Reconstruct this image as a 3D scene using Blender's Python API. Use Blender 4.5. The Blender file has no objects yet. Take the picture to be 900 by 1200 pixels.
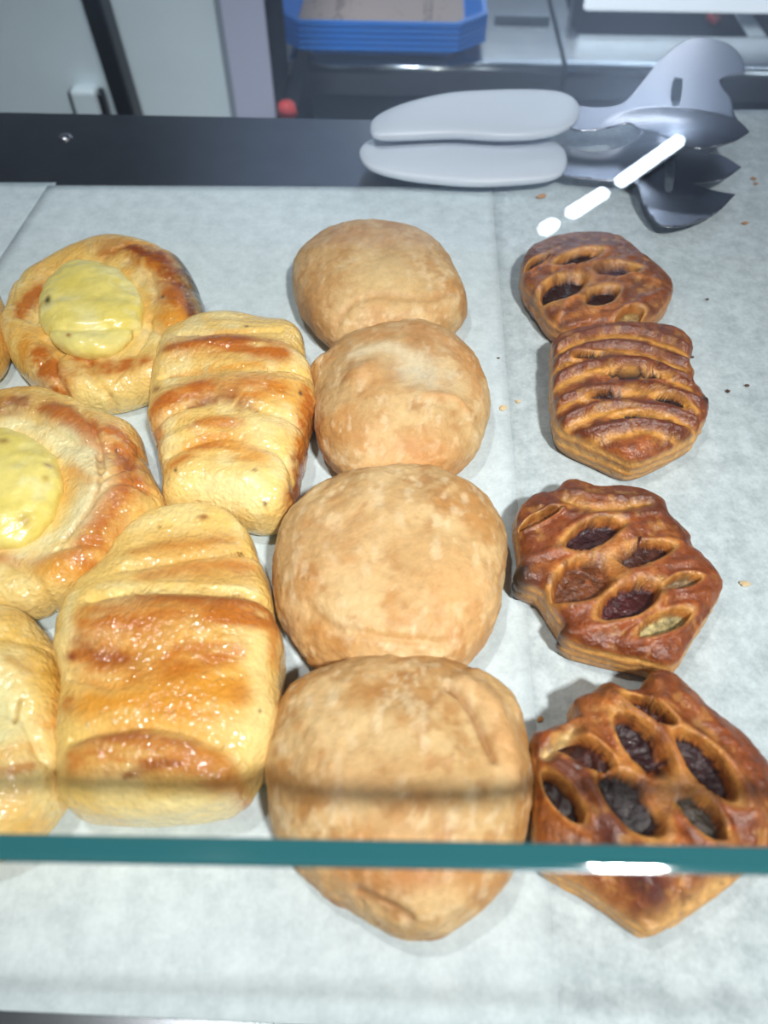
import bpy, bmesh, math, random
import numpy as np
from mathutils import Vector, Matrix

random.seed(7)
SC = bpy.context.scene
COL = SC.collection
R = math.radians

# ------------------------------------------------------------------ camera
CAM_H, PITCH, YAW, FPX = 0.36, R(51.6), R(2.5), 900.0
cd = bpy.data.cameras.new('camera')
cam = bpy.data.objects.new('camera', cd); COL.objects.link(cam)
cam.location = (0, 0, CAM_H)
cam.rotation_euler = (R(90) - PITCH, 0, YAW)
cd.sensor_fit = 'VERTICAL'; cd.sensor_height = 36; cd.sensor_width = 27
cd.lens = FPX / 1200 * 36
cd.clip_start = 0.01; cd.clip_end = 50
cd.dof.use_dof = True; cd.dof.focus_distance = 0.47; cd.dof.aperture_fstop = 6.0
SC.camera = cam
_M = cam.rotation_euler.to_matrix()

def at(px, py, z=0.0):
    """photo position -> metres on the horizontal plane at height z"""
    d = _M @ Vector(((px - 450) / FPX, -(py - 600) / FPX, -1))
    t = (z - CAM_H) / d.z
    return (d.x * t, d.y * t, z)

# ------------------------------------------------------------------ world, lights, exposure
w = bpy.data.worlds.new('world'); SC.world = w; w.use_nodes = True
w.node_tree.nodes['Background'].inputs[0].default_value = (0.78, 0.87, 1.0, 1)
w.node_tree.nodes['Background'].inputs[1].default_value = 0.15
SC.view_settings.view_transform = 'Standard'; SC.view_settings.look = 'None'
SC.view_settings.exposure = -0.20; SC.view_settings.gamma = 1.0
SC.view_settings.use_curve_mapping = False

def area(name, loc, target, sx, sy, power, col=(1, 1, 1), spread=180):
    l = bpy.data.lights.new(name, 'AREA'); l.shape = 'RECTANGLE'; l.size = sx; l.size_y = sy
    l.energy = power; l.color = col; l.spread = R(spread)
    o = bpy.data.objects.new(name, l); COL.objects.link(o); o.location = loc
    o.rotation_euler = (Vector(target) - Vector(loc)).to_track_quat('-Z', 'Y').to_euler()
    return o
area('ceiling_light_front', (0.50, -0.65, 1.45), (0.02, 0.27, 0), 0.13, 0.13, 3.2, (1.0, 0.98, 0.95), 48)
area('glint_fill_left', (-0.33, 0.26, 1.50), (-0.08, 0.24, 0), 0.07, 0.07, 0.52, (1.0, 0.98, 0.95), 40)  # small unseen lamp added for glints on the glazed crust
area('ceiling_light_side', (1.9, 0.5, 1.3), (0.0, 0.45, 0), 0.5, 0.5, 4.5, (0.93, 0.97, 1.0))
area('cabinet_fill', (-0.5, 0.2, 1.7), (-0.3, 1.45, -0.2), 0.5, 0.2, 3.2, (0.84, 0.93, 1.0), 50)  # added fill, no fixture: brightens the cabinet, counter and trays
area('wall_fill', (-2.2, 1.0, 1.5), (0.6, 3.2, 1.9), 0.5, 0.5, 15, (0.72, 0.84, 1.0), 50)  # added out of view to light the back wall mirrored in the glass
area('counter_edge_fill', (0.4, 3.1, 0.72), (0.3, 1.5, -0.3), 1.2, 0.06, 3.2, (0.86, 0.93, 1.0), 120)  # unseen strip, added so the rolled counter edge catches a bright line

# ------------------------------------------------------------------ numpy noise
def _hash(ix, iy, iz, k):
    h = (ix.astype(np.int64) * 374761393 + iy.astype(np.int64) * 668265263 + iz.astype(np.int64) * 2147483647 + k * 974634777) & 0xffffffff
    h = ((h ^ (h >> 13)) * 1274126177) & 0xffffffff
    h = ((h ^ (h >> 16)) * 2246822519) & 0xffffffff
    return ((h ^ (h >> 15)) & 0xffff) / 32767.5 - 1.0
def noise(P, s, seed=0):
    """value noise in -1..1, cell size s (metres)"""
    Q = P / s + 37.7
    i = np.floor(Q); f = Q - i; f = f * f * f * (f * (f * 6 - 15) + 10)
    x, y, z = i[:, 0], i[:, 1], i[:, 2]; u, v, w_ = f[:, 0], f[:, 1], f[:, 2]
    r = 0
    for a in (0, 1):
        for b in (0, 1):
            for c in (0, 1):
                wt = (u if a else 1 - u) * (v if b else 1 - v) * (w_ if c else 1 - w_)
                r = r + wt * _hash(x + a, y + b, z + c, seed)
    return r
def fbm(P, s, seed=0, n=4):
    r = 0; a = 1; t = 0
    for k in range(n):
        r = r + a * noise(P, s, seed + k * 17); t += a; a *= 0.55; s *= 0.5
    return r / t * 1.4
def sstep(a, b, x):
    t = np.clip((x - a) / (b - a), 0, 1); return t * t * (3 - 2 * t)
def lin(c):
    c = np.array(c, float) / 255.0
    return np.where(c <= 0.04045, c / 12.92, ((c + 0.055) / 1.055) ** 2.4)
def seg_dist(X, pts):
    best = np.full(len(X), 1e9); tt = np.zeros(len(X)); side = np.zeros(len(X))
    L = [0]
    for a, b in zip(pts[:-1], pts[1:]): L.append(L[-1] + np.linalg.norm(b - a))
    for k, (a, b) in enumerate(zip(pts[:-1], pts[1:])):
        d = b - a; n2 = d @ d
        t = np.clip(((X - a) @ d) / n2, 0, 1)
        q = X - a - t[:, None] * d
        D = np.linalg.norm(q, axis=1); m = D < best
        best[m] = D[m]; tt[m] = ((L[k] + t * math.sqrt(n2)) / L[-1])[m]
        side[m] = np.sign(d[0] * q[:, 1] - d[1] * q[:, 0])[m]
    return best, tt, side
def curve_pts(pts, n=6):
    """smooth open polyline"""
    P = [np.array(p, float) for p in pts]
    if len(P) < 3: return P
    out = []
    for i in range(len(P) - 1):
        p0 = P[max(i - 1, 0)]; p1 = P[i]; p2 = P[i + 1]; p3 = P[min(i + 2, len(P) - 1)]
        for k in range(n):
            t = k / n
            out.append(0.5 * (2 * p1 + (p2 - p0) * t + (2 * p0 - 5 * p1 + 4 * p2 - p3) * t * t + (3 * p1 - p0 - 3 * p2 + p3) * t ** 3))
    out.append(P[-1]); return out

def smooth_closed(pts, n=4, sharp=()):
    out = []; L = len(pts)
    for i in range(L):
        p0, p1, p2, p3 = [np.array(pts[(i + k) % L], float) for k in (-1, 0, 1, 2)]
        if i in sharp: p0 = p1
        if (i + 1) % L in sharp: p3 = p2
        for k in range(n):
            t = k / n
            q = 0.5 * (2 * p1 + (p2 - p0) * t + (2 * p0 - 5 * p1 + 4 * p2 - p3) * t * t + (3 * p1 - p0 - 3 * p2 + p3) * t ** 3)
            out.append(tuple(q))
    return out

# ------------------------------------------------------------------ materials
MATS = {}
def mat(name, color=(0.8, 0.8, 0.8), rough=0.5, metal=0.0, attr=None, coat=0.0, coat_rough=0.1, sss=0.0,
        bump=None, var=None, spec=0.5, emit=None, bdet=4):
    if name in MATS: return MATS[name]
    m = bpy.data.materials.new(name); m.use_nodes = True; nt = m.node_tree; b = nt.nodes['Principled BSDF']
    b.inputs['Base Color'].default_value = (*color, 1); b.inputs['Roughness'].default_value = rough
    b.inputs['Metallic'].default_value = metal; b.inputs['Coat Weight'].default_value = coat
    b.inputs['Coat Roughness'].default_value = coat_rough; b.inputs['Specular IOR Level'].default_value = spec
    if sss:
        b.inputs['Subsurface Weight'].default_value = sss; b.inputs['Subsurface Radius'].default_value = (1.0, 0.6, 0.25)
        b.inputs['Subsurface Scale'].default_value = 0.004
    tc = nt.nodes.new('ShaderNodeTexCoord')
    src = None
    if attr:
        a = nt.nodes.new('ShaderNodeAttribute'); a.attribute_name = attr; src = a.outputs['Color']
        nt.links.new(src, b.inputs['Base Color'])
    if var:   # (scale, dark factor)  procedural mottling
        n = nt.nodes.new('ShaderNodeTexNoise'); n.inputs['Scale'].default_value = var[0]; n.inputs['Detail'].default_value = 6
        n.inputs['Roughness'].default_value = 0.65
        nt.links.new(tc.outputs['Object'], n.inputs['Vector'])
        mr = nt.nodes.new('ShaderNodeMapRange'); mr.inputs['From Min'].default_value = 0.35; mr.inputs['From Max'].default_value = 0.65
        mr.inputs['To Min'].default_value = var[1]; mr.inputs['To Max'].default_value = var[2] if len(var) > 2 else 1.0
        nt.links.new(n.outputs['Fac'], mr.inputs['Value'])
        mx = nt.nodes.new('ShaderNodeVectorMath'); mx.operation = 'SCALE'
        if src is not None: nt.links.new(src, mx.inputs[0])
        else: mx.inputs[0].default_value = color
        nt.links.new(mr.outputs['Result'], mx.inputs['Scale']); nt.links.new(mx.outputs[0], b.inputs['Base Color'])
    if bump:  # list of (scale, strength, distance)
        last = None
        for sc_, st, dist in bump:
            n = nt.nodes.new('ShaderNodeTexNoise'); n.inputs['Scale'].default_value = sc_; n.inputs['Detail'].default_value = bdet
            nt.links.new(tc.outputs['Object'], n.inputs['Vector'])
            bp = nt.nodes.new('ShaderNodeBump'); bp.inputs['Strength'].default_value = st; bp.inputs['Distance'].default_value = dist
            nt.links.new(n.outputs['Fac'], bp.inputs['Height'])
            if last is not None: nt.links.new(last, bp.inputs['Normal'])
            last = bp.outputs['Normal']
        nt.links.new(last, b.inputs['Normal'])
        if coat: nt.links.new(last, b.inputs['Coat Normal'])
    if emit:
        b.inputs['Emission Color'].default_value = (*emit[0], 1); b.inputs['Emission Strength'].default_value = emit[1]
    MATS[name] = m; return m

M_BUN = mat('bun_crust', attr='crust', rough=0.5, spec=0.35, var=(260, 0.90, 1.06), bump=[(520, 0.6, 0.0007), (160, 0.5, 0.0013)])
M_GLAZE = mat('glazed_crust', attr='crust', rough=0.5, spec=0.2, bdet=1, coat=1.0, coat_rough=0.09, var=(220, 0.90, 1.06),
              bump=[(430, 1.0, 0.0009), (170, 0.5, 0.0014)])
M_CUSTARD = mat('custard', attr='crust', rough=0.3, coat=0.6, coat_rough=0.15, bump=[(350, 0.35, 0.0007)], var=(160, 0.93, 1.05))
M_LATTICE = mat('lattice_crust', attr='crust', rough=0.42, coat=0.35, coat_rough=0.2, var=(260, 0.8, 1.15),
                bump=[(700, 0.7, 0.0008), (220, 0.6, 0.0016)])
M_JAM = mat('jam', attr='crust', rough=0.35, coat=0.35, spec=0.3, coat_rough=0.1, bump=[(300, 1.0, 0.0022)], var=(300, 0.6, 1.3))

def tag(o, label=None, cat=None, group=None, kind=None):
    if label: o['label'] = label
    if cat: o['category'] = cat
    if group: o['group'] = group
    if kind: o['kind'] = kind
    return o
def empty(name, loc=(0, 0, 0)):
    o = bpy.data.objects.new(name, None); COL.objects.link(o); o.location = loc; o.empty_display_size = 0.02; return o
def mesh_obj(name, V, F, m, parent=None, smooth=True, cols=None):
    me = bpy.data.meshes.new(name); me.from_pydata([tuple(v) for v in V], [], F)
    if cols is not None:
        ca = me.color_attributes.new('crust', 'FLOAT_COLOR', 'POINT')
        buf = np.ones((len(V), 4), np.float32); buf[:, :3] = cols; ca.data.foreach_set('color', buf.ravel())
    if smooth: me.polygons.foreach_set('use_smooth', [True] * len(me.polygons))
    me.materials.append(m); me.update()
    o = bpy.data.objects.new(name, me); COL.objects.link(o)
    if parent:
        o.parent = parent
        o.matrix_parent_inverse = Matrix.Translation(-Vector(parent.location))
    return o
def bm_obj(name, bm, m, parent=None, smooth=False):
    bmesh.ops.recalc_face_normals(bm, faces=bm.faces)
    me = bpy.data.meshes.new(name); bm.to_mesh(me); bm.free()
    if smooth: me.polygons.foreach_set('use_smooth', [True] * len(me.polygons))
    me.materials.append(m)
    o = bpy.data.objects.new(name, me); COL.objects.link(o)
    if parent:
        o.parent = parent
        o.matrix_parent_inverse = Matrix.Translation(-Vector(parent.location))
    return o
def box_bm(bm, x0, x1, y0, y1, z0, z1, bev=0.0):
    r = bmesh.ops.create_cube(bm, size=1)
    vs = r['verts']
    bmesh.ops.scale(bm, vec=(x1 - x0, y1 - y0, z1 - z0), verts=vs)
    bmesh.ops.translate(bm, vec=((x0 + x1) / 2, (y0 + y1) / 2, (z0 + z1) / 2), verts=vs)
    if bev:
        es = list({e for v in vs for e in v.link_edges})
        bmesh.ops.bevel(bm, geom=es, offset=bev, segments=3, affect='EDGES', profile=0.5)
def box(name, x0, x1, y0, y1, z0, z1, m, parent=None, bev=0.0):
    bm = bmesh.new(); box_bm(bm, x0, x1, y0, y1, z0, z1, bev); return bm_obj(name, bm, m, parent, smooth=False)
def prism(name, pts, z0, z1, m, parent=None, bev=0.0, smooth=False):
    bm = bmesh.new()
    a = [bm.verts.new((p[0], p[1], z0)) for p in pts]; b = [bm.verts.new((p[0], p[1], z1)) for p in pts]
    n = len(pts); bm.faces.new(a[::-1]); bm.faces.new(b)
    for i in range(n): bm.faces.new((a[i], a[(i + 1) % n], b[(i + 1) % n], b[i]))
    if bev: bmesh.ops.bevel(bm, geom=list(bm.edges), offset=bev, segments=2, affect='EDGES', profile=0.5)
    return bm_obj(name, bm, m, parent, smooth)

# ------------------------------------------------------------------ the dough builder
def disc_grid(N):
    g = np.linspace(-1, 1, N); A, B = np.meshgrid(g, g, indexing='ij')
    A = A.ravel(); B = B.ravel()
    r = np.where(np.abs(A) > np.abs(B), np.abs(A), np.abs(B))
    with np.errstate(divide='ignore', invalid='ignore'):
        th = np.where(np.abs(A) > np.abs(B), np.where(A > 0, 0, np.pi) + (np.pi / 4) * B / np.where(A == 0, 1e-9, A),
                      np.where(B > 0, np.pi / 2, -np.pi / 2) - (np.pi / 4) * A / np.where(B == 0, 1e-9, B))
    return r, np.mod(th, 2 * np.pi)

class Dough:
    """a closed lump of dough: an outline on the tray, a dome profile, ridges, dents and a baked colour per point"""
    def __init__(s, outline, center, h, zeq=None, N=200, flat=0.8, side=0.75, under=45, smooth=5, lump=0.0, seed=0, correct=True, z0=0.0):
        zeq = 0.33 * h if zeq is None else zeq
        s.seed = seed; s.h = h; s.z0 = z0; s.fib = np.array([1.0, 1.0, 1.0]); s.prough = 0.35; s.psize = 0.006
        outline = smooth_closed(outline, 6)
        c = np.array(at(*center, z0 + zeq)[:2]); s.c = c
        O = np.array([at(*p, z0 + zeq)[:2] for p in outline]) - c
        if correct:
            vd = c / np.linalg.norm(c); D = np.linalg.norm(c); cot = D / (CAM_H - zeq)
            hu = (h - zeq) * (0.55 if flat < 0.6 else 0.8)
            along = O @ vd
            rr = np.linalg.norm(O, axis=1).mean()
            kf = math.sqrt(max(0.3, 1 - min(0.75, (hu * cot / (rr * 1.1)) ** 2)))
            kn = math.sqrt(max(0.3, 1 - min(0.75, (zeq * 0.7 * cot / (rr * 1.1)) ** 2)))
            k = np.where(along > 0, kf, kn)
            O = O + (along * (k - 1))[:, None] * vd
        th = np.mod(np.arctan2(O[:, 1], O[:, 0]), 2 * np.pi); ra = np.linalg.norm(O, axis=1)
        i = np.argsort(th); th = th[i]; ra = ra[i]
        T = np.linspace(0, 2 * np.pi, 720, endpoint=False)
        Rr = np.interp(T, np.r_[th[-1] - 2 * np.pi, th, th[0] + 2 * np.pi], np.r_[ra[-1], ra, ra[0]])
        sg = smooth * 2; kx = np.arange(-40, 41); ker = np.exp(-(kx / sg) ** 2); ker /= ker.sum()
        Rr = np.convolve(np.r_[Rr[-40:], Rr, Rr[:40]], ker, 'valid')
        s.T, s.Rr = T, Rr
        rho, theta = disc_grid(N); s.N = N
        rad = np.interp(theta, np.r_[T, 2 * np.pi], np.r_[Rr, Rr[0]])
        ph = R(90) - rho * R(90 + under)
        s.ph = ph; s.rho = rho; s.theta = theta
        cs = np.clip(np.cos(ph), 0, 1); sn = np.sin(ph)
        rf = cs ** side
        # even the sampling out near the pole
        z = np.where(sn >= 0, zeq + (h - zeq) * np.abs(sn) ** flat, zeq - zeq * np.abs(sn / math.sin(R(under))))
        X = c[0] + rad * rf * np.cos(theta); Y = c[1] + rad * rf * np.sin(theta)
        s.P = np.stack([X, Y, z0 + z], 1)
        s.up = sstep(-0.1, 0.6, sn)
        if lump:
            s.push(lump * fbm(s.P, rad.mean() * 0.8, seed, 3))
        s.col = np.zeros((N * N, 3)) + 0.5
        s.fmask = np.zeros(N * N)
        s.sc = np.linalg.norm(np.array(at(center[0] + 10, center[1], h)) - np.array(at(center[0], center[1], h))) / 10
    def normals(s):
        N = s.N; G = s.P.reshape(N, N, 3)
        n = np.cross(np.gradient(G, axis=0), np.gradient(G, axis=1)).reshape(-1, 3)
        n /= np.maximum(np.linalg.norm(n, axis=1), 1e-12)[:, None]
        if n[(N // 2) * N + N // 2, 2] < 0: n = -n
        return n
    def push(s, d, vertical=False):
        low = sstep(0.0, 0.006, s.P[:, 2] - s.z0)
        if vertical: s.P[:, 2] += d * low
        else: s.P = s.P + s.normals() * (d * low)[:, None]
        s.P[:, 2] = np.maximum(s.P[:, 2], s.z0)
    def xy(s, pts, z=None):
        z = s.z0 + s.h * 0.8 if z is None else z
        return [np.array(at(p[0], p[1], z)[:2]) for p in pts]
    def warp(s, amt, size=0.02):
        a = s.P[:, :2].copy()
        if amt:
            Q = s.P * np.array([1, 1, 0.3])
            a[:, 0] += amt * s.sc * fbm(Q, size, s.seed + 91, 3); a[:, 1] += amt * s.sc * fbm(Q, size, s.seed + 57, 3)
        return a
    def stroke(s, pts, w, warp=3, taper=0.0, z=None, sharp=2.0):
        P = curve_pts(s.xy(pts, z)); d, t, sd = seg_dist(s.warp(warp), P)
        ww = w * s.sc * (1 - taper * (2 * np.abs(t - 0.5)) ** 2)
        return np.exp(-(d / np.maximum(ww, 1e-5)) ** sharp)
    def blob(s, c, rx, ry, rot=0, warp=4, z=None, sharp=2.0):
        C = s.xy([c], z)[0]; e1 = s.xy([(c[0] + math.cos(R(rot)), c[1] + math.sin(R(rot)))], z)[0] - C
        e2 = s.xy([(c[0] - math.sin(R(rot)), c[1] + math.cos(R(rot)))], z)[0] - C
        B = np.linalg.inv(np.stack([e1, e2], 1)); q = (s.warp(warp) - C) @ B.T
        return np.exp(-(((q[:, 0] / rx) ** 2 + (q[:, 1] / ry) ** 2) ** (sharp / 2)))
    def leaf(s, p0, p1, hw, warp=2, z=None):
        a, b = s.xy([p0, p1], z); m = (a + b) / 2; d = (b - a) / 2; L = np.linalg.norm(d); d = d / L
        q = s.warp(warp) - m; t = q @ d / L; u = (q[:, 0] * -d[1] + q[:, 1] * d[0]) / (hw * s.sc)
        return np.abs(t) ** 1.7 + np.abs(u) ** 1.7          # < 1 inside
    def base(s, rgb): s.col = np.zeros_like(s.col) + lin(rgb)
    def paint(s, f, rgb, k=1.0, rough=None, size=None):
        rough = s.prough if rough is None else rough
        if rough: f = np.clip(f * (1 + rough * s.pnoise()), 0, 1)
        f = np.clip(f * k, 0, 1)[:, None]; s.col = s.col * (1 - f) + lin(rgb) * f
    def pnoise(s):
        if getattr(s, '_pn', None) is None: s._pn = fbm(s.P * s.fib, s.psize, s.seed + 5, 4)
        return s._pn
    def mottle(s, rgb, k, size, lo=-0.1, hi=0.5, seed=3, stretch=(1, 1, 1)):
        s.paint(sstep(lo, hi, fbm(s.P * np.array(stretch), size, s.seed + seed, 4)), rgb, k, 0)
    def build(s, name, m, parent=None, fill=None):
        N = s.N; idx = np.arange(N * N).reshape(N, N)
        q = np.stack([idx[:-1, :-1], idx[1:, :-1], idx[1:, 1:], idx[:-1, 1:]], -1).reshape(-1, 4)
        ring = list(idx[0, :-1]) + list(idx[:-1, -1]) + list(idx[-1, :0:-1]) + list(idx[:0:-1, 0])
        loc = Vector((float(s.c[0]), float(s.c[1]), s.z0))
        V = s.P
        if fill:
            fm = s.fmask[q].mean(1) > 0.5
            root = empty(name, loc)
            o1 = mesh_obj('crust', V, [tuple(int(i) for i in f) for f in q[~fm]] + [tuple(int(i) for i in ring)], m, root, True, s.col)
            hid = s.hid[q[:, 0]]
            for hk in np.unique(hid[fm]):
                qq = q[fm & (hid == hk)]
                used = np.unique(qq); mp = np.full(N * N, -1); mp[used] = np.arange(len(used))
                mesh_obj(fill[0], V[used], [tuple(int(i) for i in mp[f]) for f in qq], fill[1], root, True, s.col[used])
            return root
        o = mesh_obj(name, V - np.array(loc), [tuple(int(i) for i in f) for f in q] + [tuple(int(i) for i in ring)], m, None, True, s.col)
        o.location = loc
        if parent:
            o.parent = parent; o.matrix_parent_inverse = Matrix.Translation(-Vector(parent.location))
        return o

# ------------------------------------------------------------------ room
M_WALL = mat('wall_paint', (0.38, 0.44, 0.54), 0.7)
M_CEIL = mat('ceiling_paint', (0.20, 0.21, 0.23), 0.8)
M_FLOOR = mat('floor_tile', (0.25, 0.25, 0.26), 0.6, var=(8, 0.8, 1.0))
tag(box('wall_back', -2.6, 3.2, 3.20, 3.30, -0.95, 1.95, M_WALL), kind='structure')
tag(box('ceiling', -2.6, 3.2, -0.2, 3.3, 1.95, 2.0, M_CEIL), kind='structure')
tag(box('floor', -2.6, 3.2, -1.5, 3.3, -1.0, -0.95, M_FLOOR), kind='structure')

# ------------------------------------------------------------------ metals and plastics
M_DECK = mat('dark_steel_deck', (0.20, 0.215, 0.235), 0.22, 0.9, var=(30, 0.9, 1.05))
M_STEEL = mat('brushed_steel', (0.44, 0.49, 0.52), 0.24, 1.0, var=(18, 0.9, 1.05))
M_STEELD = mat('dark_steel', (0.07, 0.085, 0.10), 0.35, 0.8)
M_BLACK = mat('black_void', (0.012, 0.014, 0.018), 0.9, spec=0.1)
M_WHITE = mat('white_enamel', (0.70, 0.80, 0.84), 0.4, var=(5, 0.93, 1.02))
M_LAV = mat('lavender_enamel', (0.50, 0.52, 0.66), 0.45)
M_POST = mat('post_metal', (0.035, 0.04, 0.045), 0.3, 0.7)
M_RED = mat('red_plastic', (0.65, 0.06, 0.05), 0.4)
M_BLUE = mat('blue_plastic', (0.01, 0.26, 0.95), 0.35)
M_LINER = mat('liner_paper', (0.56, 0.44, 0.38), 0.8)
M_INK = mat('ink', (0.12, 0.07, 0.06), 0.7)
M_HANDLE = mat('white_handle_plastic', (0.62, 0.68, 0.76), 0.38)
M_TONG = mat('tong_steel', (0.26, 0.265, 0.30), 0.25, 1.0, bump=[(60, 0.05, 0.002)])
M_SCREW = mat('screw_steel', (0.5, 0.5, 0.52), 0.2, 1.0)

def glass_mat(name, tint, boost=1.6):
    """thin clear pane: transparent straight on, more mirror-like towards grazing (Schlick, both faces)"""
    m = bpy.data.materials.new(name); m.use_nodes = True; nt = m.node_tree; nt.nodes.clear()
    out = nt.nodes.new('ShaderNodeOutputMaterial'); mix = nt.nodes.new('ShaderNodeMixShader')
    tr = nt.nodes.new('ShaderNodeBsdfTransparent'); gl = nt.nodes.new('ShaderNodeBsdfGlossy'); lw = nt.nodes.new('ShaderNodeLayerWeight')
    tr.inputs[0].default_value = (*tint, 1); gl.inputs['Roughness'].default_value = 0.0; lw.inputs['Blend'].default_value = 0.5
    pw = nt.nodes.new('ShaderNodeMath'); pw.operation = 'POWER'; pw.inputs[1].default_value = 5
    ma = nt.nodes.new('ShaderNodeMath'); ma.operation = 'MULTIPLY_ADD'; ma.inputs[1].default_value = 0.96 * boost; ma.inputs[2].default_value = 0.04 * boost; ma.use_clamp = True
    nt.links.new(lw.outputs['Facing'], pw.inputs[0]); nt.links.new(pw.outputs[0], ma.inputs[0]); nt.links.new(ma.outputs[0], mix.inputs[0])
    nt.links.new(tr.outputs[0], mix.inputs[1]); nt.links.new(gl.outputs[0], mix.inputs[2]); nt.links.new(mix.outputs[0], out.inputs[0])
    return m
M_PANE = glass_mat('pane_glass', (0.985, 0.995, 0.99))
M_EDGE = mat('glass_edge', (0.022, 0.115, 0.13), 0.035, spec=0.8)

# ------------------------------------------------------------------ display case
case = empty('display_case', (0, 0.35, -0.02))
tag(case, 'glass-topped pastry display case with dark steel shelf deck under the parchment', 'display case')
box('shelf_deck', -0.75, 0.85, -0.03, 0.79, -0.020, -0.0012, M_DECK, case, 0.0008)
GZ = 0.130
eL, eR = at(-500, 968, GZ), at(1400, 1001, GZ)
def edge_y(x): return eL[1] + (eR[1] - eL[1]) * (x - eL[0]) / (eR[0] - eL[0])
xa, xb = -0.6, 0.7
V = [(xa, edge_y(xa) + 0.0012, GZ), (xb, edge_y(xb) + 0.0012, GZ), (xb, 0.86, GZ), (xa, 0.86, GZ)]
mesh_obj('top_glass', V, [(0, 1, 2, 3)], M_PANE, case, False)
# polished greenish edge of the top pane, and the leaning front pane below it
bm = bmesh.new()
for x in (xa, xb):
    for dy, dz in ((0.0, 0.0), (-0.0005, 0.0005), (-0.0058, 0.0004), (-0.0072, -0.00016), (-0.0073, -0.0016), (0.0, -0.0016)):
        bm.verts.new((x, edge_y(x) + dy, GZ + dz))
bm.verts.ensure_lookup_table(); vs = list(bm.verts)
for i in range(6): bm.faces.new((vs[i], vs[(i + 1) % 6], vs[6 + (i + 1) % 6], vs[6 + i]))
bm.faces.new(vs[:6]); bm.faces.new(vs[6:])
te = bm_obj('glass_edge', bm, M_EDGE, case)
V = [(xa, edge_y(xa) - 0.0072, GZ - 0.0016), (xb, edge_y(xb) - 0.0072, GZ - 0.0016), (xb, -0.035, -0.02), (xa, -0.035, -0.02)]
mesh_obj('front_glass', V, [(0, 1, 2, 3)], M_PANE, case, False)
sx, sy, _ = at(76, 160, 0)
bm = bmesh.new(); bmesh.ops.create_uvsphere(bm, u_segments=20, v_segments=10, radius=0.0065)
bmesh.ops.scale(bm, vec=(1, 1, 0.45), verts=bm.verts); bmesh.ops.translate(bm, vec=(sx, sy, -0.0008), verts=bm.verts)
bm_obj('screw', bm, M_SCREW, case, True)

# ------------------------------------------------------------------ parchment
def parchment_mat(nm, dark, light):
    m = bpy.data.materials.new(nm); m.use_nodes = True; nt = m.node_tree; b = nt.nodes['Principled BSDF']
    tc = nt.nodes.new('ShaderNodeTexCoord')
    def n(scale, det, lo, hi, rough=0.6):
        t = nt.nodes.new('ShaderNodeTexNoise'); t.inputs['Scale'].default_value = scale; t.inputs['Detail'].default_value = det
        t.inputs['Roughness'].default_value = rough
        nt.links.new(tc.outputs['Object'], t.inputs['Vector'])
        r = nt.nodes.new('ShaderNodeMapRange'); r.inputs['From Min'].default_value = lo; r.inputs['From Max'].default_value = hi
        nt.links.new(t.outputs['Fac'], r.inputs['Value']); return r.outputs['Result']
    a = n(70, 8, 0.36, 0.62, 0.78); c = n(420, 4, 0.35, 0.65); d = n(9, 3, 0.35, 0.65)
    m1 = nt.nodes.new('ShaderNodeMath'); m1.operation = 'MULTIPLY_ADD'; nt.links.new(c, m1.inputs[0]); m1.inputs[1].default_value = 0.3; nt.links.new(a, m1.inputs[2])
    m2 = nt.nodes.new('ShaderNodeMath'); m2.operation = 'MULTIPLY_ADD'; nt.links.new(d, m2.inputs[0]); m2.inputs[1].default_value = 0.35; nt.links.new(m1.outputs[0], m2.inputs[2])
    r = nt.nodes.new('ShaderNodeMapRange'); r.inputs['From Max'].default_value = 1.65
    nt.links.new(m2.outputs[0], r.inputs['Value'])
    mx = nt.nodes.new('ShaderNodeMix'); mx.data_type = 'RGBA'
    mx.inputs[6].default_value = (*dark, 1); mx.inputs[7].default_value = (*light, 1)
    nt.links.new(r.outputs['Result'], mx.inputs[0]); nt.links.new(mx.outputs[2], b.inputs['Base Color'])
    b.inputs['Roughness'].default_value = 0.55; b.inputs['Specular IOR Level'].default_value = 0.25
    return m
M_PAPER = parchment_mat('parchment_paper', (0.46, 0.54, 0.57), (0.70, 0.79, 0.82))
M_PAPER1 = parchment_mat('single_layer_parchment', (0.36, 0.43, 0.46), (0.69, 0.78, 0.81))
def sheet(name, corners, z, label, pm=M_PAPER):
    P = [Vector(at(*c, 0)) for c in corners]
    nx, ny = 40, 60; V = []; F = []
    rnd = random.Random(hash(name + label) % 999)
    for j in range(ny + 1):
        for i in range(nx + 1):
            u, v = i / nx, j / ny
            p = P[0] * (1 - u) * (1 - v) + P[1] * u * (1 - v) + P[2] * u * v + P[3] * (1 - u) * v
            V.append((p.x, p.y, z))
    for j in range(ny):
        for i in range(nx):
            a = j * (nx + 1) + i; F.append((a, a + 1, a + nx + 2, a + nx + 1))
    V = np.array(V)
    V[:, 2] += 0.00012 * noise(V, 0.05, 3)
    o = mesh_obj(name, V, F, pm, None, True)
    sol = o.modifiers.new('thickness', 'SOLIDIFY'); sol.thickness = 0.0002; sol.offset = -1
    return tag(o, label, 'parchment paper', 'parchment sheets lining the shelf')
# corners: near-left, near-right, far-right, far-left as they lie on the deck
sheet('parchment_sheet', [(640, 1230), (1750, 1230), (1400, 128), (566, 128)], -0.0006, 'white parchment sheet under the lattice pastries, reaching furthest back, beside the tongs', M_PAPER1)
sheet('parchment_sheet', [(-560, 1158), (658, 1215), (576, 219), (56, 217)], -0.0001, 'white parchment sheet in the middle under the plain buns and glazed rolls')
sheet('parchment_sheet', [(-1700, 1190), (-500, 1190), (66, 213), (-500, 213)], -0.0006, 'white parchment sheet at far left, partly under the middle sheet')

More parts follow.
